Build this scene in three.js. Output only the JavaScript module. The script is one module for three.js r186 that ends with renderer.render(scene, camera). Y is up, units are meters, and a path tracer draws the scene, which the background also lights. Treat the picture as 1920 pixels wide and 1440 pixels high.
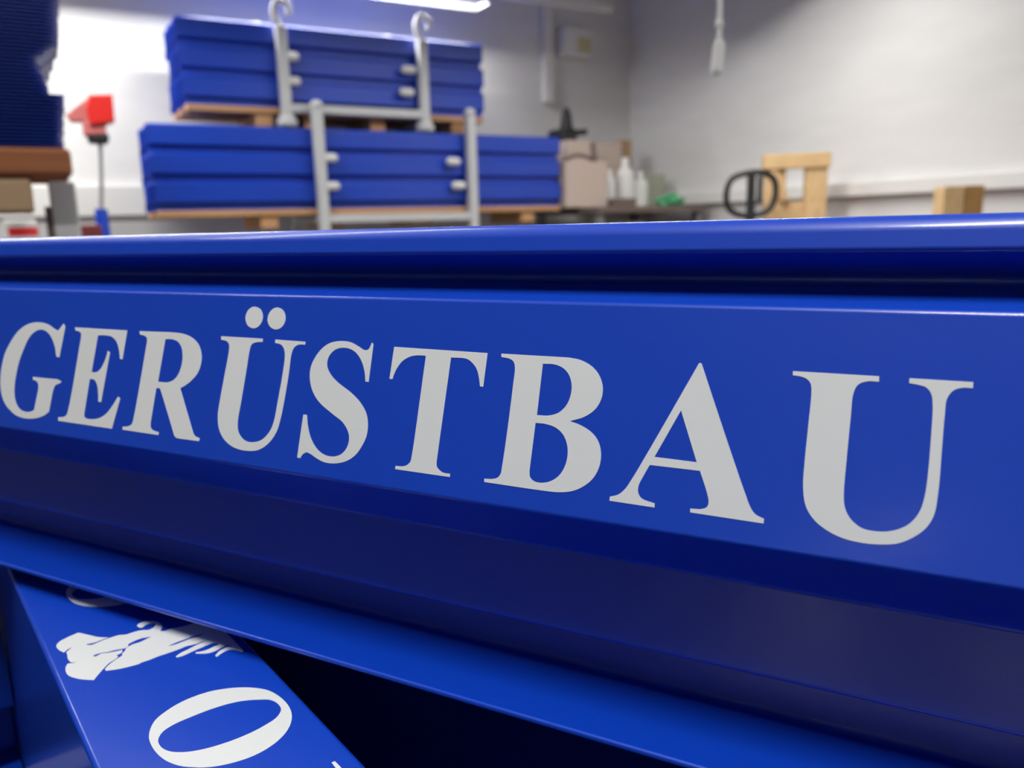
import * as THREE from 'three';
import { RectAreaLightUniformsLib } from 'three/addons/lights/RectAreaLightUniformsLib.js';
import { RoundedBoxGeometry } from 'three/addons/geometries/RoundedBoxGeometry.js';
import { mergeGeometries } from 'three/addons/utils/BufferGeometryUtils.js';

// ------------------------------------------------------------------ camera, light, exposure
const scene = new THREE.Scene();
scene.background = new THREE.Color(0x000000);
const renderer = new THREE.WebGLRenderer({ antialias: true });
renderer.toneMapping = THREE.LinearToneMapping;
renderer.toneMappingExposure = 1.0;
renderer.shadowMap.enabled = true;
RectAreaLightUniformsLib.init();
const V = (x, y, z) => new THREE.Vector3(x, y, z);

const EYE = V(0, 0.95, 0);                       // y is up; the back wall runs along x, the right wall along z
const F = 1500;                                  // focal length in pixels of the 1920 x 1440 frame
const YAW = THREE.MathUtils.degToRad(60);        // the view is turned 60 degrees from the back wall's direction
const HZ = 420, HS = (420 - 495) / 2872;         // horizon: row at the centre column, slope
// world up, right and forward seen in the camera's own axes
const upC = V(0, 0, 0).crossVectors(V(1000, 720 - (HZ + HS * 1000), -F), V(0, 720 - HZ, -F)).normalize();
if (upC.y < 0) upC.negate();
const fwC = V(0, 0, -1); fwC.addScaledVector(upC, -fwC.dot(upC)).normalize();
const rtC = V(0, 0, 0).crossVectors(fwC, upC);
const RT = V(Math.cos(YAW - Math.PI / 2), 0, -Math.sin(YAW - Math.PI / 2));
const FW = V(Math.cos(YAW), 0, -Math.sin(YAW));
const UPW = V(0, 1, 0);
const toWorld = (c) => V(0, 0, 0).addScaledVector(RT, c.dot(rtC)).addScaledVector(UPW, c.dot(upC)).addScaledVector(FW, c.dot(fwC));
const ray = (px, py) => toWorld(V(px - 960, 720 - py, -F));
const camera = new THREE.PerspectiveCamera(2 * Math.atan(720 / F) * 180 / Math.PI, 4 / 3, 0.01, 60);
camera.position.copy(EYE);
camera.quaternion.setFromRotationMatrix(new THREE.Matrix4().makeBasis(toWorld(V(1, 0, 0)), toWorld(V(0, 1, 0)), toWorld(V(0, 0, 1))));
camera.focus = 0.25;
camera.userData.fStop = 12;
scene.add(camera);
// where a pixel's ray meets a plane
const onZ = (px, py, z) => { const r = ray(px, py); return EYE.clone().addScaledVector(r, (z - EYE.z) / r.z); };
const onX = (px, py, x) => { const r = ray(px, py); return EYE.clone().addScaledVector(r, (x - EYE.x) / r.x); };
const onY = (px, py, y) => { const r = ray(px, py); return EYE.clone().addScaledVector(r, (y - EYE.y) / r.y); };
const atDist = (px, py, d) => { const r = ray(px, py); return EYE.clone().addScaledVector(r, d / Math.hypot(r.x, r.z)); };

const LAMP_POWER = 150;                          // luminance of the diffusers
const LAMP_COLOR = new THREE.Color().setRGB(1.0, 0.985, 0.955);

// ------------------------------------------------------------------ helpers
let seed = 11;
const rnd = () => { seed = (seed * 1664525 + 1013904223) % 4294967296; return seed / 4294967296; };
const taken = {};
function numbered(name) { const n = taken[name] = (taken[name] ?? -1) + 1; return n ? `${name}_${String(n).padStart(3, '0')}` : name; }
function shade(o) { o.castShadow = true; o.receiveShadow = true; return o; }
function part(name, geo, mat, parent, label) {
  const m = shade(new THREE.Mesh(geo, mat)); m.name = name; parent.add(m);
  if (label) m.userData.label = label;
  return m;
}
function thing(name, label, category, pos = V(0, 0, 0), turn = 0, group) {
  const g = new THREE.Group(); g.name = numbered(name); g.position.copy(pos); g.rotation.y = turn; scene.add(g);
  g.userData = { label, category }; if (group) g.userData.group = group;
  return g;
}
function single(name, geo, mat, label, category, group) {
  const m = shade(new THREE.Mesh(geo, mat)); m.name = numbered(name); scene.add(m);
  m.userData = { label, category }; if (group) m.userData.group = group;
  return m;
}
function struct(name, geo, mat) { const m = shade(new THREE.Mesh(geo, mat)); m.name = name; m.userData.kind = 'structure'; scene.add(m); return m; }
function copyOf(o, label) {
  const base = o.name.replace(/_\d{3}$/, ''); const c = o.clone(); c.name = numbered(base); scene.add(c);
  c.userData = { ...o.userData }; if (label) c.userData.label = label;
  return c;
}
const box = (w, h, d, x = 0, y = 0, z = 0, r = 0.004) => {
  const g = r > 0 ? new RoundedBoxGeometry(w, h, d, 2, Math.min(r, w / 2.1, h / 2.1, d / 2.1)) : new THREE.BoxGeometry(w, h, d);
  return g.translate(x, y, z);
};
const cyl = (r0, r1, h, x, y, z, seg = 20) => new THREE.CylinderGeometry(r0, r1, h, seg).translate(x, y, z);
const clean = (g) => { const q = g.index ? g.toNonIndexed() : g; for (const k of Object.keys(q.attributes)) if (!['position', 'normal', 'uv'].includes(k)) q.deleteAttribute(k); return q; };
const merge = (...gs) => mergeGeometries(gs.map(clean));
const tube = (pts, r, seg = 24, closed = false) => new THREE.TubeGeometry(new THREE.CatmullRomCurve3(pts, closed), seg, r, 10, closed);

// ------------------------------------------------------------------ textures and materials
function noiseTexture(size, make, srgb) {
  const d = new Uint8Array(size * size * 4);
  for (let y = 0; y < size; y++) for (let x = 0; x < size; x++) { const c = make(x / size, y / size); d.set([c[0], c[1], c[2], 255], (y * size + x) * 4); }
  const t = new THREE.DataTexture(d, size, size); t.wrapS = t.wrapT = THREE.RepeatWrapping; t.magFilter = THREE.LinearFilter; t.minFilter = THREE.LinearFilter;
  if (srgb) t.colorSpace = THREE.SRGBColorSpace;
  t.needsUpdate = true; return t;
}
function lattice(n) { const a = new Float32Array(n * n); for (let i = 0; i < n * n; i++) a[i] = rnd(); return (u, v) => {
  const x = u * n, y = v * n, i = Math.floor(x), j = Math.floor(y), fx = x - i, fy = y - j, s = (t) => t * t * (3 - 2 * t);
  const g = (p, q) => a[((q % n + n) % n) * n + ((p % n + n) % n)];
  const sx = s(fx), sy = s(fy);
  return (g(i, j) * (1 - sx) + g(i + 1, j) * sx) * (1 - sy) + (g(i, j + 1) * (1 - sx) + g(i + 1, j + 1) * sx) * sy;
}; }
const nA = lattice(8), nB = lattice(32), nC = lattice(128);
const peel = noiseTexture(512, (u, v) => { const c = 128 + 70 * (nC(u, v) - 0.5) + 60 * (nC(u * 2, v * 2) - 0.5) + 20 * (nB(u, v) - 0.5); return [c, c, c]; });
peel.repeat.set(14, 14);
const plaster = noiseTexture(512, (u, v) => { const c = 226 + 10 * (nA(u, v) - 0.5) + 8 * (nB(u, v) - 0.5) + 6 * (nC(u, v) - 0.5); return [c, c - 1, c - 3]; }, true);
plaster.repeat.set(0.4, 0.4);
const concrete = noiseTexture(512, (u, v) => { const c = 96 + 24 * (nA(u, v) - 0.5) + 26 * (nB(u, v) - 0.5) + 18 * (nC(u, v) - 0.5); return [c, c - 1, c - 4]; }, true);
concrete.repeat.set(0.5, 0.5);
const grainAt = (u, v) => { const r = nB(u * 0.25, v) * 0.6 + nC(u * 0.12, v) * 0.5 + nA(u, v * 0.5) * 0.3; return r / 1.4; };
const grain = (a, b) => noiseTexture(256, (u, v) => { const k = grainAt(u, v); return [0, 1, 2].map((i) => a[i] + (b[i] - a[i]) * k); }, true);
const M = {};
const lin = (r, g, b) => new THREE.Color().setRGB(r, g, b);
M.blue = new THREE.MeshPhysicalMaterial({ color: lin(0.0012, 0.05, 0.5), roughness: 0.42, bumpMap: peel, bumpScale: 0.00002, clearcoat: 0.5, clearcoatRoughness: 0.16 });
M.vinyl = new THREE.MeshStandardMaterial({ color: lin(0.74, 0.76, 0.75), roughness: 0.55 });
M.wall = new THREE.MeshStandardMaterial({ map: plaster, roughness: 0.9 });
M.floor = new THREE.MeshStandardMaterial({ map: concrete, roughness: 0.7 });
M.white = new THREE.MeshStandardMaterial({ color: lin(0.78, 0.77, 0.74), roughness: 0.5 });
M.zinc = new THREE.MeshStandardMaterial({ color: lin(0.6, 0.61, 0.62), roughness: 0.6, metalness: 0.1 });
M.pine = new THREE.MeshStandardMaterial({ map: grain([236, 205, 158], [205, 165, 112]), roughness: 0.75 });
M.palletPine = new THREE.MeshStandardMaterial({ map: grain([216, 170, 124], [182, 134, 90]), roughness: 0.8 });
M.oldPine = new THREE.MeshStandardMaterial({ map: grain([172, 108, 66], [128, 74, 44]), roughness: 0.8 });
M.oldPineLight = new THREE.MeshStandardMaterial({ map: grain([196, 152, 96], [158, 112, 62]), roughness: 0.8 });
M.yellow = new THREE.MeshStandardMaterial({ color: lin(0.6, 0.56, 0.3), roughness: 0.6 });
M.red = new THREE.MeshStandardMaterial({ color: lin(0.72, 0.02, 0.015), roughness: 0.4 });
M.rose = new THREE.MeshStandardMaterial({ color: lin(0.6, 0.16, 0.15), roughness: 0.5 });
M.black = new THREE.MeshStandardMaterial({ color: lin(0.018, 0.018, 0.018), roughness: 0.5 });
M.litZinc = new THREE.MeshStandardMaterial({ color: lin(0.72, 0.72, 0.7), roughness: 0.6 });  // lighter copy of the zinc: brightness put into the colour where lamps miss
M.benchShade = new THREE.MeshStandardMaterial({ color: lin(0.01, 0.01, 0.011), roughness: 0.85 });  // near-black bench top: shade of the gap put into the colour
M.steel = new THREE.MeshStandardMaterial({ color: lin(0.3, 0.3, 0.31), roughness: 0.45, metalness: 0.6 });
M.card = new THREE.MeshStandardMaterial({ color: lin(0.62, 0.5, 0.43), roughness: 0.85 });
M.cardBrown = new THREE.MeshStandardMaterial({ color: lin(0.42, 0.28, 0.16), roughness: 0.85 });
M.taupe = new THREE.MeshStandardMaterial({ color: lin(0.17, 0.13, 0.11), roughness: 0.7 });
M.sage = new THREE.MeshStandardMaterial({ color: lin(0.4, 0.42, 0.33), roughness: 0.7 });
M.green = new THREE.MeshStandardMaterial({ color: lin(0.1, 0.42, 0.2), roughness: 0.6 });
M.maroon = new THREE.MeshStandardMaterial({ color: lin(0.14, 0.02, 0.02), roughness: 0.6 });
M.lampGlow = new THREE.MeshStandardMaterial({ color: 0xffffff, emissive: LAMP_COLOR, emissiveIntensity: 3.0, roughness: 0.6 });
M.lampBody = new THREE.MeshStandardMaterial({ color: lin(0.7, 0.69, 0.67), roughness: 0.5 });

// ------------------------------------------------------------------ the room
const WX = 4.53, WZ = -5.7, XL = -7.5, ZF = 7.0, CEIL = 3.05, TH = 0.2;
struct('floor', box(WX - XL + 2 * TH, TH, ZF - WZ + 2 * TH, (WX + XL) / 2, -TH / 2, (WZ + ZF) / 2, 0), M.floor);
struct('ceiling', box(WX - XL + 2 * TH, TH, ZF - WZ + 2 * TH, (WX + XL) / 2, CEIL + TH / 2, (WZ + ZF) / 2, 0), M.wall);
struct('wall_back', box(WX - XL + 2 * TH, CEIL, TH, (WX + XL) / 2, CEIL / 2, WZ - TH / 2, 0), M.wall);
struct('wall_right', box(TH, CEIL, ZF - WZ, WX + TH / 2, CEIL / 2, (WZ + ZF) / 2, 0), M.wall);
struct('wall_left', box(TH, CEIL, ZF - WZ, XL - TH / 2, CEIL / 2, (WZ + ZF) / 2, 0), M.wall);
struct('wall_front', box(WX - XL + 2 * TH, CEIL, TH, (WX + XL) / 2, CEIL / 2, ZF + TH / 2, 0), M.wall);
{ // cable ducts along the walls
  const a = onZ(200, 348, WZ + 0.05).y, b = onZ(200, 405, WZ + 0.05).y;
  struct('trim_1', box(WX - XL, a - b, 0.05, (WX + XL) / 2, (a + b) / 2, WZ + 0.025, 0.006), M.white);
  const c = onX(1740, 332, WX - 0.05).y, d = onX(1740, 361, WX - 0.05).y;
  struct('trim_2', box(0.06, c - d, ZF - WZ - 0.06, WX - 0.03, (c + d) / 2, (WZ + ZF) / 2 + 0.03, 0.006), M.white);
}

// ------------------------------------------------------------------ lamps: long reflector fittings hung under the ceiling
function ceilingLight(label, x0, x1, z, y, dark = 0, power = LAMP_POWER, H = 0.075) {
  const L = x1 - x0, g = thing('ceiling_light', label, 'lamp', V((x0 + x1) / 2, y, z), 0, 'long ceiling lights');
  const W = 0.11;                    // half width at the rim, depth of the reflector
  const s = new THREE.Shape([[-0.05, H], [0.05, H], [W, 0], [W - 0.006, 0], [0.045, H - 0.006], [-0.045, H - 0.006], [-W + 0.006, 0], [-W, 0]].map((p) => new THREE.Vector2(...p)));
  const hood = new THREE.ExtrudeGeometry(s, { depth: L, bevelEnabled: false, steps: 1 }).rotateY(Math.PI / 2).translate(-L / 2, 0, 0);
  part('reflector', hood, M.lampBody, g);
  for (const e of [-1, 1]) part('end_cap', new THREE.ExtrudeGeometry(new THREE.Shape([[-0.05, H], [0.05, H], [W, 0], [-W, 0]].map((p) => new THREE.Vector2(...p))), { depth: 0.004, bevelEnabled: false }).rotateY(Math.PI / 2).translate(e * L / 2 - 0.002, 0, 0), M.lampBody, g);
  part('spine', box(L, 0.05, 0.07, 0, H + 0.025, 0, 0.004), M.lampBody, g);
  const t = part('tube', new THREE.CylinderGeometry(0.013, 0.013, L - 0.06, 16).rotateZ(Math.PI / 2).translate(0, H - 0.024, 0), M.lampGlow, g);
  for (const e of [-1, 1]) part('hanger', cyl(0.006, 0.006, CEIL - y - H - 0.05, e * (L / 2 - 0.2), (CEIL - y + H + 0.05) / 2, 0, 8), M.steel, g);
  if (dark) part('wiring_rail', box(dark, 0.05, 0.07, L / 2 + dark / 2, H + 0.025, 0, 0.004), M.lampBody, g, 'bare grey wiring rail running on past the tube');
  const l = new THREE.RectAreaLight(LAMP_COLOR, power, L - 0.06, 0.06);
  l.position.set(0, H - 0.04, 0); l.rotation.x = -Math.PI / 2; g.add(l);
  return g;
}
{
  const zf = -5.15, y = onZ(910, 14, zf).y;
  const xe = onZ(905, 14, zf).x, xr = onZ(1145, 45, zf).x;
  ceilingLight('lit tube lamp over the upper blue stack, ending in a bare rail', xe - 1.9, xe, zf, y, xr - xe, 100);
  ceilingLight('added unseen tube lamp brightening the back wall left of the blue stacks', xe - 4.1, xe - 2.2, zf, y, 0, 95);  // added out of view to brighten the left of the back wall
  ceilingLight('tube lamp in front of the right wall', 1.9, 3.9, -3.1, 2.55, 0, 135);
  ceilingLight('added unseen tube lamp over the dark boards, lighting the red tool and wall', -1.4, 0.6, -3.6, 2.55, 0, 150);  // unseen, placed to light the red tool and the wall behind it
  ceilingLight('tube lamp hung right over the printed boards', -0.68, 0.26, 0.35, 2.6, 0, 225);
  ceilingLight('tube lamp in the row between the printed boards and the dark bundle', -1.7, 0.3, -1.6, 2.6, 0, 45);
  for (const [z, n] of [[3.6, 'first'], [5.8, 'second']]) ceilingLight(`${n} added unseen tube lamp brightening the left wall`, -7.2, -5.4, z, 2.6, 0, 130, 0.22);  // added pair: lights the wall that the leaning board reflects
  ceilingLight('tube lamp hung on past the printed boards', 1.9, 3.9, 0.35, 2.6);
}

// ------------------------------------------------------------------ the toe boards: a folded steel sheet, swept
const K = 0.065 / 0.075;                         // face height 65 mm
const FOLD = [[-0.060, 0.0210, 0], [-0.060, 0.0297, 0.004], [0.0015, 0.0297, 0.0065], [0.0015, 0.0175, 0.0015], [-0.022, 0.0138, 0.002], [0, 0, 0.0022], [0, -0.075, 0.0018],
  [-0.045, -0.0917, 0.002], [-0.045, -0.1236, 0.0015], [-0.070, -0.127, 0.002], [-0.070, -0.1432, 0.003], [-0.012, -0.1478, 0.0010], [-0.0125, -0.1500, 0.0008], [-0.030, -0.1500, 0]].map((p) => p.map((x) => x * K));
function filleted(P, seg) {                      // -> [n, v, normal n, normal v]
  const out = [];
  for (let i = 0; i < P.length; i++) {
    const p = new THREE.Vector2(P[i][0], P[i][1]), r = P[i][2];
    const a = i ? new THREE.Vector2(P[i - 1][0], P[i - 1][1]).sub(p).normalize() : null, b = i < P.length - 1 ? new THREE.Vector2(P[i + 1][0], P[i + 1][1]).sub(p).normalize() : null;
    const nrm = (d) => [-d.y, d.x];              // travelling downwards along the front the outside is +n
    if (!a || !b) { const d = b ? b : a.clone().negate(); out.push([p.x, p.y, ...nrm(d)]); continue; }
    const n0 = nrm(a.clone().negate()), n1 = nrm(b), turn = Math.acos(THREE.MathUtils.clamp(-a.dot(b), -1, 1)), cut = r * Math.tan(turn / 2);
    const s = p.clone().addScaledVector(a, cut), cross = a.x * b.y - a.y * b.x, sg = Math.sign(cross) || 1;
    const t0 = a.clone().negate();
    const c = s.clone().add(new THREE.Vector2(n0[0], n0[1]).multiplyScalar((t0.x * b.y - t0.y * b.x > 0 ? 1 : -1) * r));
    const side = (t0.x * b.y - t0.y * b.x > 0 ? 1 : -1);
    const a0 = Math.atan2(n0[1], n0[0]); let a1 = Math.atan2(n1[1], n1[0]);
    while (a1 - a0 > Math.PI) a1 -= 2 * Math.PI; while (a1 - a0 < -Math.PI) a1 += 2 * Math.PI;
    for (let k = 0; k <= seg; k++) { const an = a0 + (a1 - a0) * k / seg, nx = Math.cos(an), ny = Math.sin(an); out.push([c.x - side * r * nx, c.y - side * r * ny, nx, ny]); }
  }
  return out;
}
const DEEP = [[-0.050, 0.0240, 0], [-0.050, 0.0303, 0.003], [-0.012, 0.0303, 0.004], [0, 0.0180, 0.006], [0, -0.094, 0.003], [-0.042, -0.108, 0.003], [-0.042, -0.1497, 0.003], [-0.050, -0.1497, 0.002]].map((p) => p.map((x) => x * K));
const TRAY = [[-0.0036, 0.030, 0], [0, 0, 0.004], [0, -0.12, 0.004], [-0.0036, -0.15, 0]].map((p) => p.map((x) => x * K));
const CHANNEL = [[-0.375, -0.014, 0], [-0.375, 0.001, 0.003], [0, 0, 0.0022], [0, -0.075, 0.0022], [-0.375, -0.076, 0.003], [-0.375, -0.061, 0]].map((p) => p.map((x) => x * K));
function boardGeometry(L, seg = 4, fold = FOLD) {
  // x along the board (centred), y = v, z = n; face plane at z = 0, top edge of the face at y = 0
  const f = filleted(fold, seg), t = 0.0013, pos = [], nor = [], uv = [], idx = [];
  let s = 0;
  const rows = [];
  const add = (list, flip) => {
    for (let i = 0; i < list.length; i++) {
      const [n, v, nn, nv] = list[i];
      if (i) s += Math.hypot(n - list[i - 1][0], v - list[i - 1][1]);
      for (const e of [-1, 1]) { pos.push(e * L / 2, v, n); nor.push(0, nv, nn); uv.push(e * L / 2, s); }
      if (i) { const b = pos.length / 3 - 4; if (flip) idx.push(b, b + 1, b + 2, b + 1, b + 3, b + 2); else idx.push(b, b + 2, b + 1, b + 1, b + 2, b + 3); }
    }
    rows.push(list);
  };
  add(f, false);
  const back = f.map(([n, v, nn, nv]) => [n - nn * t, v - nv * t, -nn, -nv]);
  add(back, true);
  // cut edges along the length
  for (const [p, q] of [[f[0], back[0]], [f.at(-1), back.at(-1)]]) {
    const b = pos.length / 3;
    for (const w of [p, q]) for (const e of [-1, 1]) { pos.push(e * L / 2, w[1], w[0]); nor.push(0, p === f[0] ? -1 : 1, 0); uv.push(e * L / 2, s); }
    idx.push(b, b + 1, b + 2, b + 1, b + 3, b + 2);
  }
  // sheared ends: the sheet's own section as a strip
  for (const e of [-1, 1]) {
    const b = pos.length / 3;
    for (let i = 0; i < f.length; i++) for (const w of [f[i], back[i]]) { pos.push(e * L / 2, w[1], w[0]); nor.push(e, 0, 0); uv.push(w[0], w[1]); }
    for (let i = 0; i + 1 < f.length; i++) { const q = b + 2 * i; if (e > 0) idx.push(q, q + 2, q + 1, q + 1, q + 2, q + 3); else idx.push(q, q + 1, q + 2, q + 1, q + 3, q + 2); }
  }
  const g = new THREE.BufferGeometry();
  g.setAttribute('position', new THREE.Float32BufferAttribute(pos, 3)); g.setAttribute('normal', new THREE.Float32BufferAttribute(nor, 3)); g.setAttribute('uv', new THREE.Float32BufferAttribute(uv, 2)); g.setIndex(idx);
  return g;
}
// ---- lettering: outlines read off the photograph, laid on the board's face as thin cut film
function outline(str, zooms) {                    // "x,y" is a corner, "~x,y" a point of a curve, "@k" picks the close-up
  let z = Object.values(zooms)[0]; const P = [];
  for (const tk of str.trim().split(/\s+/)) {
    if (tk[0] === '@') { z = zooms[tk.slice(1)]; continue; }
    const s = tk[0] === '~', [x, y] = tk.slice(s ? 1 : 0).split(',').map(Number);
    P.push({ s, x: z[0] + x / z[2], y: z[1] + y / z[2] });
  }
  const start = P.findIndex((p) => !p.s), out = [];
  if (start < 0) { new THREE.CatmullRomCurve3(P.map((p) => V(p.x, p.y, 0)), true, 'centripetal').getPoints(P.length * 5).slice(0, -1).forEach((p) => out.push([p.x, p.y])); return out; }
  const Q = [...P.slice(start), ...P.slice(0, start), P[start]];
  for (let i = 0; i < Q.length - 1;) {
    let j = i + 1; while (Q[j].s) j++;
    if (j === i + 1) out.push([Q[i].x, Q[i].y]);
    else new THREE.CatmullRomCurve3(Q.slice(i, j + 1).map((p) => V(p.x, p.y, 0)), false, 'centripetal').getPoints((j - i) * 5).slice(0, -1).forEach((p) => out.push([p.x, p.y]));
    i = j;
  }
  return out;
}
function filmGeometry(toFace, outers, holes = [], thick = 0.0001, shift = [0, 0]) {
  const v2 = (o) => o.map(([x, y]) => { const q = toFace(x, y); return new THREE.Vector2(q[0] + shift[0], q[1] + shift[1]); });
  const gs = outers.map((o, i) => { const s = new THREE.Shape(v2(o)); for (const h of i === 0 ? holes : []) s.holes.push(new THREE.Path(v2(h))); return new THREE.ExtrudeGeometry(s, { depth: thick, bevelEnabled: false }); });
  return gs.length > 1 ? mergeGeometries(gs) : gs[0];
}
const LETTERS = [
  ['letter_g', [0, 590, 960 / 140], ['820,115 843,155 765,550 727,540 ~705,400 ~650,270 ~590,210 ~530,192 ~450,220 ~370,310 ~310,440 ~250,600 ~210,770 ~188,930 ~190,1050 ~215,1150 ~270,1225 ~350,1252 ~400,1245 440,1225 495,960 ~493,890 ~470,855 425,835 425,800 740,830 795,860 770,885 ~720,905 ~695,945 632,1250 ~560,1300 ~460,1332 ~340,1335 ~220,1300 ~120,1215 ~50,1110 ~12,950 ~10,800 ~30,640 ~70,490 ~140,350 ~230,220 ~320,145 ~420,105 ~530,100 ~630,130 ~700,180 750,207'], []],
  ['letter_e', [100, 600, 6.4], ['262,88 890,125 832,472 802,468 ~790,360 ~760,260 ~700,200 ~620,185 538,185 462,625 ~520,625 ~570,585 ~610,510 ~640,430 655,370 683,390 575,985 542,980 ~540,880 ~525,770 ~490,715 440,708 372,1130 ~375,1165 ~410,1185 ~490,1190 ~570,1170 ~640,1120 ~710,1030 778,920 806,942 705,1305 60,1210 60,1165 ~115,1165 ~155,1145 ~178,1090 335,210 ~335,160 ~315,140 268,125'], []],
  ['letter_r', [220, 610, 1064 / 170], ['262,68 ~450,75 ~640,82 ~770,98 ~880,145 ~955,225 ~990,340 ~985,450 ~945,560 ~870,650 ~800,705 740,738 895,1270 ~915,1300 970,1325 960,1360 700,1325 672,1300 ~640,1190 ~520,790 503,740 460,735 392,1150 ~395,1200 ~420,1230 490,1255 483,1288 62,1225 65,1188 ~125,1185 ~170,1160 ~190,1100 350,200 ~350,150 ~325,125 268,108'], ['567,162 ~650,165 ~710,190 ~752,250 ~768,340 ~760,450 ~725,560 ~670,635 ~600,668 480,662']],
  ['letter_u_umlaut', [400, 560, 4.8], ['72,338 448,360 445,390 ~390,393 ~350,410 ~330,460 ~300,640 ~250,940 ~222,1100 ~225,1190 ~260,1255 ~310,1287 ~370,1291 ~440,1268 ~505,1200 ~545,1110 ~580,930 ~625,680 ~645,520 ~637,450 ~612,415 557,398 560,368 832,388 828,415 ~770,415 ~730,440 ~705,500 ~680,680 ~640,920 ~605,1090 ~570,1200 ~500,1300 ~410,1360 ~310,1370 ~200,1345 ~110,1280 ~55,1180 ~42,1060 ~60,920 ~100,700 ~145,440 ~140,405 ~120,382 72,370',
    '~375,72 ~425,95 ~448,155 ~435,215 ~400,255 ~360,267 ~315,245 ~291,185 ~305,120 ~340,82', '~580,80 ~630,105 ~652,165 ~640,225 ~605,265 ~560,277 ~515,255 ~489,195 ~505,130 ~540,92'], []],
  ['letter_s', [540, 630, 1037 / 180], ['910,70 925,90 873,497 838,492 ~830,390 ~800,280 ~750,195 ~690,148 ~610,127 ~530,140 ~465,190 ~428,265 ~428,340 ~470,425 ~550,510 ~680,610 ~780,715 ~845,830 ~865,950 ~850,1080 ~800,1190 ~720,1295 ~620,1355 ~500,1377 ~390,1362 ~310,1320 ~240,1272 ~200,1258 ~160,1280 135,1320 100,1312 168,848 207,852 ~215,960 ~245,1090 ~300,1200 ~380,1275 ~480,1302 ~570,1280 ~635,1210 ~662,1110 ~650,1030 ~590,930 ~480,840 ~340,715 ~270,600 ~240,480 ~245,350 ~290,240 ~370,135 ~460,75 ~570,55 ~680,68 ~760,110 ~830,152 ~870,145'], []],
  ['letter_t', [720, 640, 5.54], ['108,57 1078,122 1032,473 998,468 ~990,390 ~965,290 ~920,225 ~860,182 698,168 548,1250 ~550,1300 ~580,1340 ~620,1365 688,1375 685,1410 117,1328 122,1293 ~190,1298 ~240,1285 ~275,1250 ~290,1190 437,150 ~330,147 ~260,165 ~190,210 ~140,275 ~110,335 90,393 58,390'], []],
  ['letter_b', [900, 650, 1234 / 240], ['207,67 860,105 ~970,128 ~1080,190 ~1150,275 ~1185,390 ~1172,500 ~1115,600 ~1010,675 868,718 ~960,752 ~1070,820 ~1140,910 ~1168,1030 ~1150,1160 ~1090,1270 ~1000,1345 ~890,1392 ~760,1403 ~640,1392 42,1305 42,1272 ~120,1275 ~170,1262 ~200,1225 ~215,1150 ~270,770 ~320,370 ~338,200 ~325,145 ~290,118 207,100'],
    ['608,165 ~720,172 ~800,205 ~858,270 ~885,370 ~872,480 ~830,570 ~760,635 ~670,663 550,660', '537,735 ~630,745 ~730,780 ~800,845 ~840,940 ~845,1050 ~820,1150 ~765,1240 ~680,1297 ~590,1312 ~520,1295 ~483,1255 478,1200']],
  ['letter_a', [1130, 670, 4.5], ['815,48 835,50 ~930,340 ~1110,880 ~1200,1140 ~1250,1270 ~1290,1325 1362,1362 1358,1402 738,1308 740,1275 ~830,1280 ~880,1262 ~895,1220 ~880,1140 822,958 398,908 ~340,1010 ~305,1080 ~300,1140 ~330,1190 440,1232 438,1267 58,1210 62,1175 ~130,1158 ~190,1110 ~245,1030 ~400,770'], ['662,448 795,885 438,840']],
  ['letter_u', [1470, 680, 1522 / 370], ['70,65 735,105 733,147 ~640,145 ~570,172 ~535,240 ~515,420 ~480,780 ~462,1000 ~468,1110 ~510,1200 ~590,1270 ~680,1297 ~790,1302 ~880,1285 ~970,1240 ~1045,1150 ~1085,1030 ~1110,860 ~1135,560 ~1147,320 ~1135,240 ~1095,190 ~1030,170 965,158 968,120 1460,150 1457,197 ~1370,195 ~1300,220 ~1255,285 ~1240,400 ~1220,640 ~1190,1000 ~1155,1180 ~1090,1280 ~990,1350 ~880,1393 ~760,1402 ~620,1392 ~480,1362 ~360,1310 ~240,1220 ~170,1110 ~148,960 ~160,760 ~190,460 ~212,220 ~205,160 ~175,125 ~130,107 68,97'], []],
];

// ---- the printed board across the picture, leaning back
const D = 0.2222, TILT = THREE.MathUtils.degToRad(17);
const U = ray(-1912, 495).normalize().negate(); U.y = 0; U.normalize();
const N0 = V(0, 0, 0).crossVectors(U, UPW).normalize();
if (N0.dot(FW) > 0) N0.negate();
const NA = N0.clone().multiplyScalar(Math.cos(TILT)).addScaledVector(UPW, Math.sin(TILT));
const VA = UPW.clone().multiplyScalar(Math.cos(TILT)).addScaledVector(N0, -Math.sin(TILT));
const onFace = (px, py) => { const r = ray(px, py); const p = r.multiplyScalar(-D / r.dot(NA)); return [p.dot(U), p.dot(VA)]; };
const V0 = onFace(960, 564)[1];                  // v of the upper edge of the face, from the eye
function placeBoard(o, origin, u, v, n) { o.position.copy(origin); o.quaternion.setFromRotationMatrix(new THREE.Matrix4().makeBasis(u, v, n)); return o; }
const LA = 2.07, UA = -0.42;                     // length, u of the middle
const boardA = thing('toe_board', 'leaning blue steel board with GERÜSTBAU in white serif letters', 'board');
placeBoard(boardA, EYE.clone().addScaledVector(U, UA).addScaledVector(VA, V0).addScaledVector(NA, -D), U, VA, NA);
const geoA = boardGeometry(LA, 8);
part('sheet', geoA, M.blue, boardA);
for (const [name, z, outs, holes] of LETTERS)
  part(name, filmGeometry((x, y) => { const q = onFace(x, y); return [q[0] - UA, q[1] - V0]; }, outs.map((o) => outline(o, { a: z })), holes.map((o) => outline(o, { a: z }))), M.vinyl, boardA, 'white film letter').position.z = 0.00002;

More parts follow.
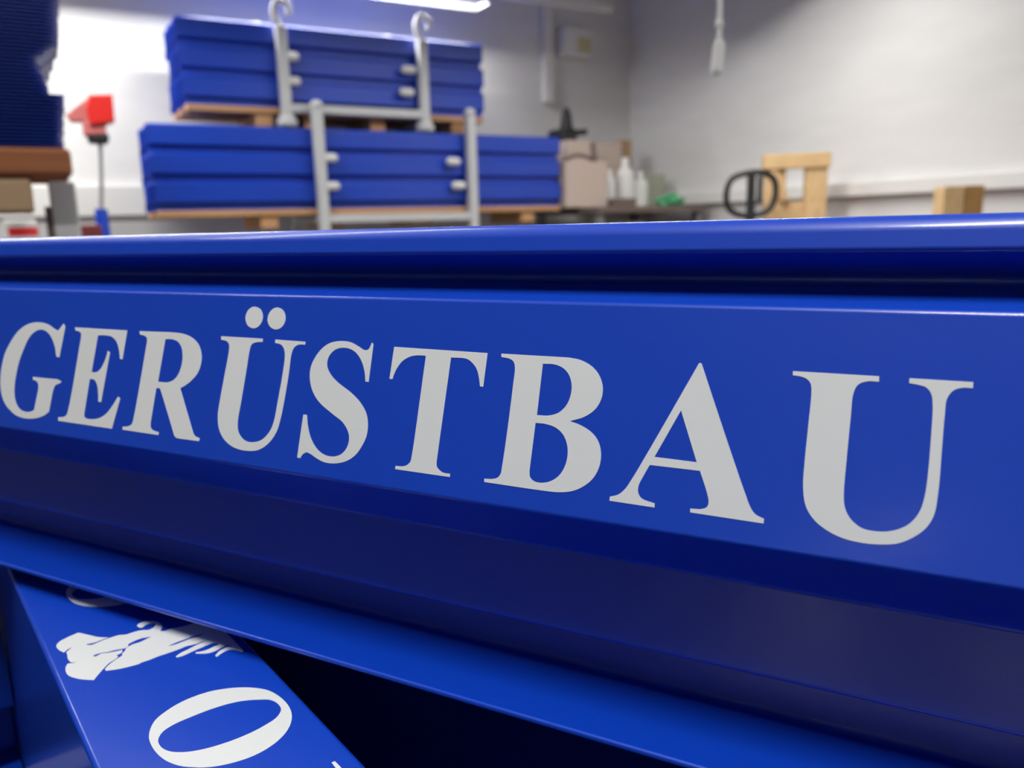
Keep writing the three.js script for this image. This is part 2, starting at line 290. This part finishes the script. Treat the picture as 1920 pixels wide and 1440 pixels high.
// ---- the board lying under it, face up
const H2 = EYE.y - 0.161;                        // height of its face
const A2 = ray(-252, HZ + HS * (-252 - 960)); A2.y = 0; A2.normalize();      // pointing away along the board
const C2 = V(0, 0, 0).crossVectors(A2, UPW).normalize();                     // to its right
const onLow = (px, py) => { const p = onY(px, py, H2); return [p.dot(A2), p.dot(C2)]; };
const cl = onLow(100, 1264)[1], cr = onLow(600, 1345)[1];
// u runs away from the camera, v to the left, n up: the face's upper edge is the left one
const L2 = 2.07, M2 = 0.35;
const board2 = thing('edge_channel', 'deep blue steel channel lying face up with white O letters and emblem', 'channel');
placeBoard(board2, A2.clone().multiplyScalar(M2).addScaledVector(C2, cl).setY(H2), A2, C2.clone().negate(), UPW);
part('sheet', boardGeometry(L2, 8, CHANNEL), M.blue, board2);
const toLow = (x, y) => { const q = onLow(x, y); return [q[0] - M2, -(q[1] - cl)]; };
const ZO = { a: [270, 1280, 6.4] };
const Oout = outline('~1200,60 ~1350,68 ~1500,100 ~1640,180 ~1740,290 ~1775,400 ~1750,520 ~1660,650 ~1500,780 ~1290,890 ~1000,980 ~760,1018 ~600,1018 ~430,1000 ~250,930 ~130,820 ~62,680 ~70,580 ~130,460 ~280,335 ~480,220 ~750,120 ~980,75', ZO);
const Oin = outline('~1400,205 ~1510,208 ~1600,250 ~1645,320 ~1600,410 ~1450,515 ~1200,640 ~900,750 ~620,820 ~430,838 ~290,822 ~205,775 ~170,700 ~210,610 ~330,520 ~560,415 ~850,305 ~1080,240 ~1250,213', ZO);
part('letter_o', filmGeometry(toLow, [Oout], [Oin]), M.vinyl, board2, 'white film letter').position.z = 0.00002;
const far = toLow(169, 1138)[0] - toLow(356, 1439)[0];
part('letter_o', filmGeometry(toLow, [Oout], [Oin], 0.0001, [far, 0]), M.vinyl, board2, 'white film letter half under the leaning board').position.z = 0.00002;
part('letter_stroke', filmGeometry(toLow, [[[621.6, 1430], [628, 1427.6], [662, 1463], [690, 1492], [672, 1498]]]), M.vinyl, board2, 'corner of the next white film letter').position.z = 0.00002;
{
  const Z = { 6: [90, 1090, 7.2], 7: [250, 1130, 1920 / 220] };
  const o = outline('@6 410,695 ~560,728 ~680,755 815,760 ~730,790 ~640,825 525,850 525,862 ~590,860 ~650,838 ~740,800 830,768 ~900,745 ~970,728 ~1050,722 ~1150,690 ~1250,665 ' +
    '@7 240,450 ~300,430 ~350,390 ~368,355 ~330,340 ~260,345 ~200,370 ~150,405 100,410 55,380 ~100,340 ~190,310 ~300,300 ~390,318 ~450,350 ~475,385 ~465,420 440,470 ~520,465 ~600,435 ~700,415 ~780,400 ~900,370 ~1000,340 ~1120,320 ~1250,350 1500,470 ' +
    '1800,785 1780,808 ~1700,780 ~1620,770 ~1540,785 ~1450,830 1365,890 1340,870 ~1390,810 ~1480,755 ~1560,725 1635,720 ~1600,700 1530,697 ~1440,740 ~1350,790 ~1250,825 ~1130,838 1020,835 1020,815 ~1120,800 ~1230,765 ~1330,715 ~1390,690 ~1390,670 ~1320,660 ~1230,690 ~1100,745 ~950,810 ~820,870 715,900 695,885 ~760,835 ~900,765 ~1050,690 1255,600 ~1100,650 ~1000,685 ~870,715 ~750,765 ~560,830 ~400,885 ~250,945 ~100,995 ' +
    '@6 ~1250,1110 ~1050,1165 ~900,1195 780,1210 768,1190 ~800,1150 ~860,1100 ~930,1050 ~980,1020 1005,1000 1000,978 1040,940 1055,905 ~1130,860 ~1250,820 1400,745 ~1250,775 ~1150,815 1085,850 1085,880 1050,902 1010,912 ~900,932 ~800,958 ~720,968 ~660,985 615,1000 620,1020 ~660,1010 ~720,978 ~800,970 ~900,952 1005,928 ~1000,960 ~960,985 925,1000 950,1020 ~900,1060 ~820,1110 ~770,1160 ~690,1250 620,1335 ~500,1330 ~380,1312 ~280,1275 ~240,1220 ~240,1160 ~270,1115 330,1110 400,1090 320,1100 ~290,1080 ~265,1040 ~260,990 245,960 330,890 ~270,920 215,965 ~150,930 ~112,880 ~140,830 ~250,765', Z);
  const h = outline('@7 560,718 ~700,655 ~850,600 ~1000,545 1180,500 1100,545 ~950,590 ~800,645 ~680,690', Z);
  part('emblem', filmGeometry(toLow, [o], [h]), M.vinyl, board2, 'white film emblem with slit strokes').position.z = 0.00002;
}
const flat = {};
// what carries them: a second channel out to the right, squared timbers and a steel bench
{
  const g = thing('edge_channel', 'plain blue channel lying face up under the right end of the leaning board', 'channel');
  placeBoard(g, A2.clone().multiplyScalar(M2 - 0.2).addScaledVector(C2, cl + 0.75).setY(H2), A2, C2.clone().negate(), UPW);
  part('sheet', boardGeometry(L2, 4, CHANNEL), M.blue, g);
}
const BENCH = H2 - 0.325;
// added boards on edge beside the channel, keeping the gap under the leaning ones dark
{
  const E0 = boardA.position.clone().addScaledVector(U, -UA).addScaledVector(VA, -0.1478 * K).addScaledVector(NA, -0.012 * K).addScaledVector(N0, -0.05).setY(0);
  const uc = U.dot(C2), L = 0.8, ur = (cr + 0.004 - E0.dot(C2)) / uc;
  const edge = E0.clone().addScaledVector(N0, 0.05), cross = edge.addScaledVector(U, (cl - edge.dot(C2)) / uc).dot(A2);
  const right = { at: E0.clone().addScaledVector(U, ur + L / 2), u: U, n: N0 };
  const left = { at: A2.clone().multiplyScalar(cross + 0.12).addScaledVector(C2, cl - 0.0015 - L / 2), u: C2, n: A2.clone().negate() };
  for (const [p, side] of [[right, 'right'], [left, 'left']]) {
    let first;
    for (const lev of [0, 1]) for (const i of [0, 1]) {
      const lab = `${i ? 'rear' : 'front'} added short blue board on edge, ${lev ? 'upper' : 'lower'} layer ${side} of the lettered channel`;
      const b = first ? copyOf(first, lab) : thing('toe_board', lab, 'board', undefined, 0, 'added short boards darkening the gap under the leaning ones');
      if (!first) { part('sheet', boardGeometry(L, 3, DEEP), M.blue, b); first = b; }
      placeBoard(b, p.at.clone().addScaledVector(p.n, -0.05 * i).setY(BENCH + 0.130 + lev * 0.1566), p.u, UPW, p.n);
    }
  }
}
{
  const g = thing('steel_bench', 'steel workbench with shade put into its black top, carrying the printed boards', 'bench', A2.clone().multiplyScalar(0.1).addScaledVector(C2, 0.25), YAW + THREE.MathUtils.degToRad(39) - Math.PI / 2);
  part('top', box(1.9, 0.05, 1.9, 0, BENCH - 0.025, 0, 0.004), M.benchShade, g);
  for (const x of [-0.88, 0.88]) for (const z of [-0.88, 0.88]) part('leg', box(0.06, BENCH - 0.05, 0.06, x, (BENCH - 0.05) / 2, z, 0.004), M.black, g);
}
// unseen boards added behind the printed one, a little lower, to extend its shadow
for (let i = 1; i <= 3; i++) {
  const b = i === 1 ? thing('toe_board', 'added plain blue board hidden behind the lettered board to extend its shadow', 'board', undefined, 0, 'added plain boards behind the lettered board') : copyOf(flat.first);
  if (i === 1) { part('sheet', boardGeometry(LA, 3), M.blue, b); flat.first = b; }
  placeBoard(b, boardA.position.clone().addScaledVector(N0, -0.066 * i).addScaledVector(UPW, -0.004), U, VA, NA);
}

// ------------------------------------------------------------------ the stacks in racks before the back wall
function stack(x0, x1, z, yBottom, deep, layers, kind, where) {
  const L = x1 - x0, pitch = 0.1566, first = thing('toe_board', '', 'board', undefined, 0, `boards in the ${where} stack`);
  part('sheet', boardGeometry(L, 3, DEEP), M.blue, first);
  for (let j = 0; j < layers; j++) for (let i = 0; i < deep; i++) {
    const lev = ['bottom', 'middle', 'top'][j];
    const b = i + j ? copyOf(first) : first;
    b.userData.label = i ? `${kind} blue board behind the front one, ${lev} layer of the ${where} stack` : `${kind} blue board at the front, ${lev} layer of the ${where} stack`;
    b.position.set((x0 + x1) / 2 + (rnd() - 0.5) * 0.012, yBottom + 0.150 * K + j * pitch, z - i * 0.05);
  }
  return yBottom + layers * pitch;
}
const ZL = -4.9, ZU = -5.0;
const yl = onZ(700, 390, ZL).y, xl0 = onZ(285, 320, ZL).x, xl1 = onZ(1050, 330, ZL).x;
const yu = onZ(620, 207, ZU).y, xu0 = onZ(338, 120, ZU).x, xu1 = onZ(906, 160, ZU).x;
const topL = stack(xl0, xl1, ZL, yl, 10, 3, 'long', 'lower');
stack(xu0, xu1, ZU, yu, 10, 3, 'shorter', 'upper');
// timber below each stack: two planks and cross pieces
function dunnage(x0, x1, z, y, name, where) {
  const g = thing('timber_pallet', `pale pine pallet of planks and blocks under the ${where} stack`, 'pallet', V((x0 + x1) / 2, 0, z));
  const L = x1 - x0;
  for (const dz of [-0.04, -0.26, -0.44]) part('plank', box(L - 0.02, 0.035, 0.1, 0, y - 0.0175, dz, 0.003), M.palletPine, g);
  for (const fx of [-0.27, -0.12, 0.1, 0.4]) part('block', box(0.1, 0.075, 0.46, fx * L, y - 0.0725, -0.24, 0.004), M.palletPine, g);
}
dunnage(xl0, xl1, ZL, yl, 0, 'lower'); dunnage(xu0, xu1, ZU, yu, 0, 'upper');
// stacking racks
function rack(zf, p0, p1, yTop, yBar, ySide, yFoot, hooks, knobs, label) {
  const g = thing('stacking_rack', label, 'rack', V((p0 + p1) / 2, 0, zf)), w = (p1 - p0) / 2, S = 0.06, dz = 0.6;
  for (const z of [0, -dz]) for (const e of [-1, 1]) {
    part('post', box(S, yTop - yFoot, S, e * w, (yTop + yFoot) / 2, z, 0.008), M.zinc, g);
    part('foot_cup', new THREE.LatheGeometry([[0.001, 0], [0.06, 0], [0.062, 0.03], [0.046, 0.07]].map((p) => new THREE.Vector2(...p)), 20).translate(e * w, yFoot, z), M.zinc, g);
    if (hooks) part('hook', tube([V(e * w, yTop - 0.02, z), V(e * w - 0.03, yTop + 0.07, z), V(e * w - 0.01, yTop + 0.13, z), V(e * w + 0.05, yTop + 0.125, z), V(e * w + 0.06, yTop + 0.07, z)], 0.02, 20), M.white, g, 'hook with lamp light put into its white colour');  // hooks whitened by colour to make up for missing lamp light
    else part('post_cap', new THREE.SphereGeometry(0.042, 16, 10, 0, 6.2832, 0, 1.5708).translate(e * w, yTop, z), M.zinc, g);
  }
  for (const z of [0, -dz]) part('crossbar', box(2 * w - S, 0.05, 0.05, 0, yBar, z, 0.006), M.zinc, g);
  for (const e of [-1, 1]) part('side_bar', box(0.05, 0.05, dz - S, e * w, ySide, -dz / 2, 0.006), M.zinc, g);
  for (const [x, y, o] of knobs) part('end_cap', new THREE.CapsuleGeometry(0.026, 0.05, 6, 14).rotateZ(Math.PI / 2).translate(x - (p0 + p1) / 2, y, o), M.white, g, 'white plastic end cap');
  return g;
}
{
  const z = ZL + 0.05, q = (x, y) => { const p = onZ(x, y, z); return p; };
  const k = [[618, 296], [622, 349], [850, 303], [860, 348]].map(([x, y]) => [q(x, y).x, q(x, y).y, 0]);
  rack(z, q(600, 300).x, q(884, 310).x, q(740, 208).y, q(740, 408).y, yl - 0.061, 0, false, k, 'grey steel stacking rack holding the lower blue stack');
  const z2 = ZU + 0.05, r = (x, y) => onZ(x, y, z2);
  const k2 = [[545, 106], [548, 152], [766, 131], [763, 173]].map(([x, y]) => [r(x, y).x, r(x, y).y, 0]);
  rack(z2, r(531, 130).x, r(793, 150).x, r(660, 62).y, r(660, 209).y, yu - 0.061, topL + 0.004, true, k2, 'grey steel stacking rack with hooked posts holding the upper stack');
}

// ------------------------------------------------------------------ near left: nested trays on timber, in a rack
{
  const Z = -2.1, at = (x, y) => onZ(x, y, Z), xr = 0;
  const mm = at(61, 200).x - at(60, 200).x;      // metres in one pixel there
  const first = thing('steel_tray', 'blue folded tray in the closely stacked bundle near the red tool', 'tray', undefined, 0, 'closely stacked trays');
  part('sheet', boardGeometry(2.07, 2, TRAY), M.blue, first);
  let k = 0;
  const lay = (y, right, back = Z, row = 'front') => {
    const b = k++ ? copyOf(first) : first;        // long axis along x, hollow side down
    b.userData.label = `blue folded tray in the ${row} row of the bundle near the red tool`;
    placeBoard(b, V(right - 1.035, y, back - 0.13), V(1, 0, 0), V(0, 0, -1), UPW);
  };
  const P = 0.0078;
  for (let y = at(60, 272).y + 0.0034, i = 0; i < 46; i++, y += P) {
    const row = 272 - (y - at(60, 272).y) / mm;  // the pixel row of this tray's edge
    const col = row > 158 ? 120 : row > 92 ? 65 + (row - 92) * 0.45 : Math.min(107, 65 + (92 - row) * 1.4);
    const right = at(col, row).x + (rnd() - 0.5) * 0.004;
    lay(y, right); lay(y, right - 0.006, Z - 0.162, 'middle'); lay(y, right - 0.012, Z - 0.324, 'rear');  // middle and rear rows added to stop wall light showing through the gaps
  }
  const tb = at(0, 275).y, tl = at(0, 330).y, xe = at(134, 300).x;
  for (const [dz, lab] of [[0.02, 'reddish squared timber carrying the close bundle, front one'], [-0.24, 'reddish squared timber carrying the close bundle, rear one']])
    single('timber_beam', box(1.2, tb - tl, 0.09, xe - 0.6, (tb + tl) / 2, Z + dz - 0.06, 0.012), M.oldPine, lab, 'timber');
  const b0 = at(0, 334).y, b1 = at(0, 400).y, xb = at(61, 360).x;
  single('timber_block', box(0.3, b0 - b1, 0.1, xb - 0.15, (b0 + b1) / 2, Z - 0.05, 0.01), M.cardBrown, 'tan wooden block under the reddish timber', 'timber');
  const g = thing('stacking_rack', 'grey steel rack post with dark edge under the close bundle', 'rack', V(0, 0, 0));
  const px = onZ(118, 370, Z - 0.2).x, w = 52 * mm * 1.1;
  part('post', box(w, tl - 0.002, 0.06, px, (tl - 0.002) / 2, Z - 0.2, 0.006), M.litZinc, g);
  part('side_strip', box(0.014, tl - 0.06, 0.05, px - w / 2 - 0.007, (tl - 0.06) / 2, Z - 0.2, 0.003), M.taupe, g, 'dark strip along the post');
  for (const z of [-0.2]) part('post', box(w, tl - 0.002, 0.06, px - 0.9, (tl - 0.002) / 2, Z + z, 0.006), M.zinc, g);
  for (const z of [-0.2]) part('crossbar', box(0.9 - w, 0.05, 0.05, px - 0.45, 0.4, Z + z, 0.006), M.zinc, g);
  // a small roll further back on a shelf
  const r = atDist(38, 432, 3.4), shelf = thing('wire_shelf', 'low grey shelf behind the rack post', 'shelf', V(r.x, 0, r.z));
  part('board', box(0.5, 0.03, 0.3, 0, r.y - 0.05, 0, 0.003), M.steel, shelf);
  for (const x of [-0.23, 0.23]) for (const z of [-0.13, 0.13]) part('leg', box(0.03, r.y - 0.065, 0.03, x, (r.y - 0.065) / 2, z, 0.003), M.steel, shelf);
  const roll = thing('tape_roll', 'small white roll with a red band on the low shelf', 'roll', V(r.x, r.y - 0.035, r.z));
  part('body', new THREE.LatheGeometry([[0.02, 0], [0.05, 0], [0.052, 0.005], [0.052, 0.065], [0.05, 0.07], [0.02, 0.07], [0.02, 0]].map((p) => new THREE.Vector2(...p)), 24), M.white, roll);
  part('band', new THREE.CylinderGeometry(0.0535, 0.0535, 0.03, 24, 1, true).translate(0.002, 0.03, 0), M.red, roll, 'red band');
}
// ------------------------------------------------------------------ red headed tool on its stand by the back wall
{
  const Z = -4.6, at = (x, y) => onZ(x, y, Z), b = at(190, 400), h = at(188, 262), c = at(190, 208), s = (at(191, 208).x - at(190, 208).x);
  const g = thing('strapping_stand', 'red headed strapping tool on a thin rod with blue foot', 'tool', V(b.x, 0, Z));
  const base = at(190, 392).y;
  part('foot', merge(new THREE.CylinderGeometry(0.03, 0.045, base - 0.03, 20).translate(0, (base + 0.03) / 2, 0), cyl(0.16, 0.17, 0.03, 0, 0.015, 0, 28)), M.blue, g, 'blue foot column');
  part('rod', tube([V(0, base - 0.02, 0), V((h.x - b.x) * 0.6, (base + h.y) / 2, 0), V(h.x - b.x, h.y + 0.01, 0)], 0.0095, 10), M.steel, g);
  part('collar', box(40 * s, 24 * s, 0.09, h.x - b.x - 4 * s, h.y + 3 * s, 0, 0.02), M.black, g, 'black collar');
  const head = (pts, d) => new THREE.ExtrudeGeometry(new THREE.Shape(pts.map(([x, y]) => { const p = at(x, y); return new THREE.Vector2(p.x - b.x, p.y); })), { depth: d, bevelEnabled: true, bevelSize: 0.008, bevelThickness: 0.008, bevelSegments: 2 }).translate(0, 0, -d / 2);
  part('head', head([[168, 184], [206, 183], [210, 228], [170, 234], [164, 205]], 0.12), M.red, g, 'bright red head');
  part('lever', head([[128, 216], [166, 186], [170, 234], [152, 226], [134, 226]], 0.06), M.rose, g, 'faded red lever');
  part('jaw', head([[158, 232], [196, 230], [194, 250], [160, 252]], 0.08), M.rose, g, 'faded red jaw');
  const m = atDist(168, 430, 4.3);
  single('maroon_box', box(0.1, m.y + 0.02, 0.1, m.x, (m.y + 0.02) / 2, m.z, 0.008), M.maroon, 'dark maroon post beside the blue foot column', 'post');
}
// ------------------------------------------------------------------ workbench in the corner with its clutter
{
  const Z = -5.0, at = (x, y, z = Z) => onZ(x, y, z), yt = at(1200, 388).y;
  const x0 = 3.42, x1 = 4.46;
  const g = thing('workbench', 'dark topped workbench in the room corner', 'bench', V((x0 + x1) / 2, 0, Z - 0.1));
  part('top', box(x1 - x0, 0.045, 0.9, 0, yt - 0.0225, 0, 0.004), M.taupe, g);
  for (const x of [-1, 1]) for (const z of [-1, 1]) part('leg', box(0.06, yt - 0.045, 0.06, x * ((x1 - x0) / 2 - 0.05), (yt - 0.045) / 2, z * 0.38, 0.004), M.steel, g);
  part('shelf', box(x1 - x0 - 0.16, 0.03, 0.7, 0, yt - 0.22, 0, 0.004), M.taupe, g);
  // box from a pixel rectangle standing on the bench
  const carton = (name, x, y, xx, yy, z, d, mat, label, cat) => { const a = at(x, y, z), c = at(xx, yy, z), w = c.x - a.x, h = a.y - yt; const m = single(name, box(w, h, d, 0, h / 2, 0, 0.006), mat, label, cat); m.position.set((a.x + c.x) / 2, yt, z - d / 2); return m; };
  const m1 = carton('carton', 1066, 262, 1108, 375, -5.08, 0.18, M.card, 'tall rosy beige carton on the workbench beside the drill', 'carton');
  const m2 = carton('carton', 1060, 302, 1138, 378, -4.86, 0.2, M.card, 'wide rosy beige carton in front of the tall one', 'carton');
  const t = at(1070, 286, -4.86), t2 = at(1128, 300, -4.86), ty = m2.position.y + (at(1060, 302, -4.86).y - yt);
  { const k = single('dark_cap', tube([V(t.x, ty + 0.012, -4.95), V((t.x + t2.x) / 2 - 0.03, ty + 0.05, -4.95), V((t.x + t2.x) / 2 + 0.05, ty + 0.045, -4.95), V(t2.x, ty + 0.012, -4.95)], 0.014, 24), M.taupe, 'dark bent strap lying on the wide carton', 'strap'); }
  carton('carton', 1120, 265, 1166, 375, -5.34, 0.14, M.card, 'narrow beige carton standing behind the white bottles', 'carton');
  carton('carton', 1168, 262, 1184, 375, -5.36, 0.12, M.cardBrown, 'slim brown carton against the back wall', 'carton');
  carton('storage_box', 1212, 326, 1246, 380, -5.1, 0.16, M.sage, 'grey green box on the workbench', 'box');
  // bottles
  const bottle = (x, y, yy, r, label) => { const a = at(x, y, -4.98), b = yt, h = a.y - b; const o = single('bottle', new THREE.LatheGeometry([[0.001, 0], [r, 0], [r * 1.02, 0.01], [r, h * 0.6], [r * 0.85, h * 0.72], [r * 0.4, h * 0.82], [r * 0.38, h], [0.001, h]].map((p) => new THREE.Vector2(...p)), 24), M.white, label, 'bottle'); o.position.set(a.x, b, -4.98); };
  bottle(1172, 296, 0, 0.07, 'tall white bottle on the workbench'); bottle(1200, 322, 0, 0.062, 'shorter white bottle beside the grey green box'); bottle(1143, 318, 0, 0.045, 'slim white bottle beside the wide carton');
  { const a = at(1172, 368, -4.8); const o = single('crate', box(0.2, 0.06, 0.1, 0, 0.03, 0, 0.01), M.taupe, 'flat brown tray in front of the bottles', 'tray'); o.position.set(a.x - 0.03, yt, -4.8); }
  // green netting, crumpled
  { const a = at(1265, 372, -4.78), geo = new THREE.IcosahedronGeometry(1, 4), p = geo.attributes.position;
    for (let i = 0; i < p.count; i++) { const q = V(p.getX(i), p.getY(i), p.getZ(i)), k = 1 + 0.3 * Math.sin(7 * q.x + 3 * q.z) * Math.cos(6 * q.y + 4 * q.x) + 0.12 * Math.sin(17 * q.z + 9 * q.y); p.setXYZ(i, q.x * k * 0.115, Math.max(-0.03, q.y * k * 0.055) + 0.03, q.z * k * 0.09); }
    geo.computeVertexNormals(); const o = single('green_netting', geo, M.green, 'crumpled green netting on the end of the workbench', 'netting'); o.position.set(a.x - 0.02, yt + 0.001, -4.8); }
  { const o = single('red_tray', box(0.34, 0.07, 0.2, 0, 0.035, 0, 0.01), M.rose, 'faded red case on the shelf under the workbench', 'case'); const a = at(1262, 400, -4.85); o.position.set(a.x - 0.04, yt - 0.205, -4.85); }
  { const o = single('white_carton', box(0.3, 0.09, 0.2, 0, 0.045, 0, 0.01), M.white, 'white flat box on the shelf under the workbench', 'box'); o.position.set(x0 + 0.36, yt - 0.205, -4.85); }
  // drill
  const d = thing('bench_drill', 'black bench drill standing behind the cartons', 'drill', V(at(1058, 240, -5.42).x, yt, -5.42));
  const top = at(1064, 203, -5.42).y - yt;
  part('base', box(0.24, 0.03, 0.24, 0, 0.015, 0, 0.006), M.black, d);
  part('column', cyl(0.024, 0.024, top * 0.75, 0, top * 0.375, -0.06), M.black, d);
  part('head', new RoundedBoxGeometry(0.15, 0.2, 0.22, 3, 0.03).translate(-0.03, top * 0.66, 0.02), M.black, d);
  part('spindle', new THREE.LatheGeometry([[0.001, 0], [0.06, 0], [0.052, 0.1], [0.036, 0.22], [0.014, 0.26], [0.001, 0.26]].map((p) => new THREE.Vector2(...p)), 18).translate(0, top - 0.26, 0.03), M.black, d);
  part('chuck', new THREE.LatheGeometry([[0.001, 0], [0.01, 0], [0.025, 0.05], [0.025, 0.12], [0.001, 0.12]].map((p) => new THREE.Vector2(...p)), 18).translate(0, top * 0.62 - 0.2, 0.06), M.black, d);
  part('feed_lever', tube([V(-0.17, top * 0.7, 0.05), V(0, top * 0.74, 0.05), V(0.17, top * 0.77, 0.05)], 0.024, 12), M.black, d);
}
// ------------------------------------------------------------------ pallet truck, crate frame and timbers by the right wall
{
  const D0 = 5.2, at = (x, y) => atDist(x, y, D0), c = at(1408, 364), e = RT.clone();
  const g = thing('pallet_truck', 'pallet truck with black oval loop handle', 'pallet truck', V(c.x, 0, c.z), YAW - Math.PI / 2);
  const hw = 46 / F * D0 * 0.94, hh = 38 / F * D0 * 0.94, y = c.y;
  part('loop_handle', tube([[-1, 0], [-0.8, 0.72], [-0.2, 1], [0.45, 1], [0.9, 0.7], [1, 0], [0.8, -0.7], [0.3, -1], [-0.4, -1], [-0.85, -0.7]].map(([a, b]) => V(a * hw, y + b * hh, 0)), 0.019, 60, true), M.black, g);
  part('tiller', new THREE.CylinderGeometry(0.026, 0.03, y + hh - 0.25, 14).translate(0, (y + hh + 0.25) / 2, 0), M.black, g);
  part('control_lever', box(0.03, 0.16, 0.02, 0.05, y + hh * 0.2, 0.01, 0.005), M.black, g);
  part('pump_housing', new RoundedBoxGeometry(0.18, 0.24, 0.2, 3, 0.03).translate(0, 0.2, -0.05), M.red, g);
  for (const s of [-1, 1]) { part('wheel', new THREE.CylinderGeometry(0.09, 0.09, 0.05, 24).rotateZ(Math.PI / 2).translate(s * 0.06, 0.09, 0), M.black, g); part('fork', box(0.15, 0.05, 0.9, s * 0.19, 0.1, 0.55, 0.01), M.red, g); }
}
{
  const D0 = 5.45, p = (x, y) => atDist(x, y, D0), c = p(1492, 340), S = D0 / F * 0.93;
  const g = thing('pine_crate', 'pale pine crate with square opening by the right wall', 'crate', V(c.x, 0, c.z), YAW - Math.PI / 2 - 0.2);
  const Y = (y) => p(1492, y).y, X = (x) => (x - 1492) * S, W = (x0, x1, y0, y1, z, d) => box(X(x1) - X(x0), Y(y0) - Y(y1), d, (X(x0) + X(x1)) / 2, (Y(y0) + Y(y1)) / 2, z, 0.004);
  part('head_beam', W(1432, 1550, 288, 316, 0, 0.1), M.pine, g);
  const low = Y(378);
  part('upright', box(X(1474) - X(1436), Y(316), 0.06, (X(1474) + X(1436)) / 2, Y(316) / 2, -0.01, 0.004), M.pine, g);
  part('upright', box(X(1546) - X(1508), Y(316), 0.09, (X(1546) + X(1508)) / 2, Y(316) / 2, -0.01, 0.004), M.pine, g);
  part('panel', box(X(1508) - X(1474), low, 0.03, (X(1508) + X(1474)) / 2, low / 2, -0.005, 0.003), M.pine, g);
  const br = new THREE.ExtrudeGeometry(new THREE.Shape([[1444, 316], [1456, 316], [1480, 372], [1466, 376]].map(([x, y]) => new THREE.Vector2(X(x), Y(y)))), { depth: 0.02, bevelEnabled: false }).translate(0, 0, 0.022);
  part('brace', br, M.pine, g);
}
{
  const D0 = 4.7, p = (x, y) => atDist(x, y, D0), c = p(1795, 372), S = D0 / F * 0.86;
  for (const [x0, x1, m, lab] of [[1760, 1798, M.pine, 'pale squared timber standing by the right wall'], [1799, 1834, M.oldPineLight, 'browner squared timber standing beside the pale one']]) {
    const h = p(1795, 349).y, w = (x1 - x0) * S, o = single('timber_post', box(w, h, 0.1, 0, h / 2, 0, 0.004), m, lab, 'timber');
    const q = c.clone().addScaledVector(RT, ((x0 + x1) / 2 - 1795) * S); o.position.set(q.x, 0, q.z); o.rotation.y = YAW - Math.PI / 2;
  }
}
// ------------------------------------------------------------------ pull switch and wall box
{
  const a = atDist(1346, 108, 2.7), s = 2.65 / F, g = thing('pull_switch', 'white pull cord with long toggle hanging from the ceiling', 'switch', V(a.x, 0, a.z));
  part('cord', cyl(0.008, 0.008, CEIL - a.y, 0.004, (CEIL + a.y) / 2, 0, 10), M.white, g);
  part('toggle', new THREE.CapsuleGeometry(11 * s * 0.9, 40 * s, 8, 16).rotateZ(-0.12).translate(0, a.y, 0), M.white, g);
  part('joint', new THREE.SphereGeometry(0.014, 14, 10).translate(0.002, atDist(1346, 45, 2.7).y, 0), M.white, g);
  part('rose', cyl(0.05, 0.055, 0.03, 0.004, CEIL - 0.015, 0, 24), M.white, g);
}
{
  const Z = WZ + 0.001, p = (x, y) => onZ(x, y, WZ + 0.12), a = p(1058, 48), b = p(1112, 108);
  const g = thing('wall_box', 'white electrical box high on the back wall', 'electrical box', V((a.x + b.x) / 2, 0, WZ + 0.06));
  part('housing', box(b.x - a.x, a.y - b.y, 0.12, 0, (a.y + b.y) / 2, 0, 0.012), M.white, g);
  part('sticker', box((b.x - a.x) * 0.45, (a.y - b.y) * 0.5, 0.002, (b.x - a.x) * 0.2, (a.y + b.y) / 2 - 0.02, 0.061, 0), M.yellow, g, 'faded yellow plate');
  part('conduit', box(0.08, p(1040, 0).y - p(1040, 190).y, 0.06, p(1038, 100).x - (a.x + b.x) / 2, (p(1040, 0).y + p(1040, 190).y) / 2, -0.03, 0.006), M.white, g);
}
renderer.render(scene, camera);
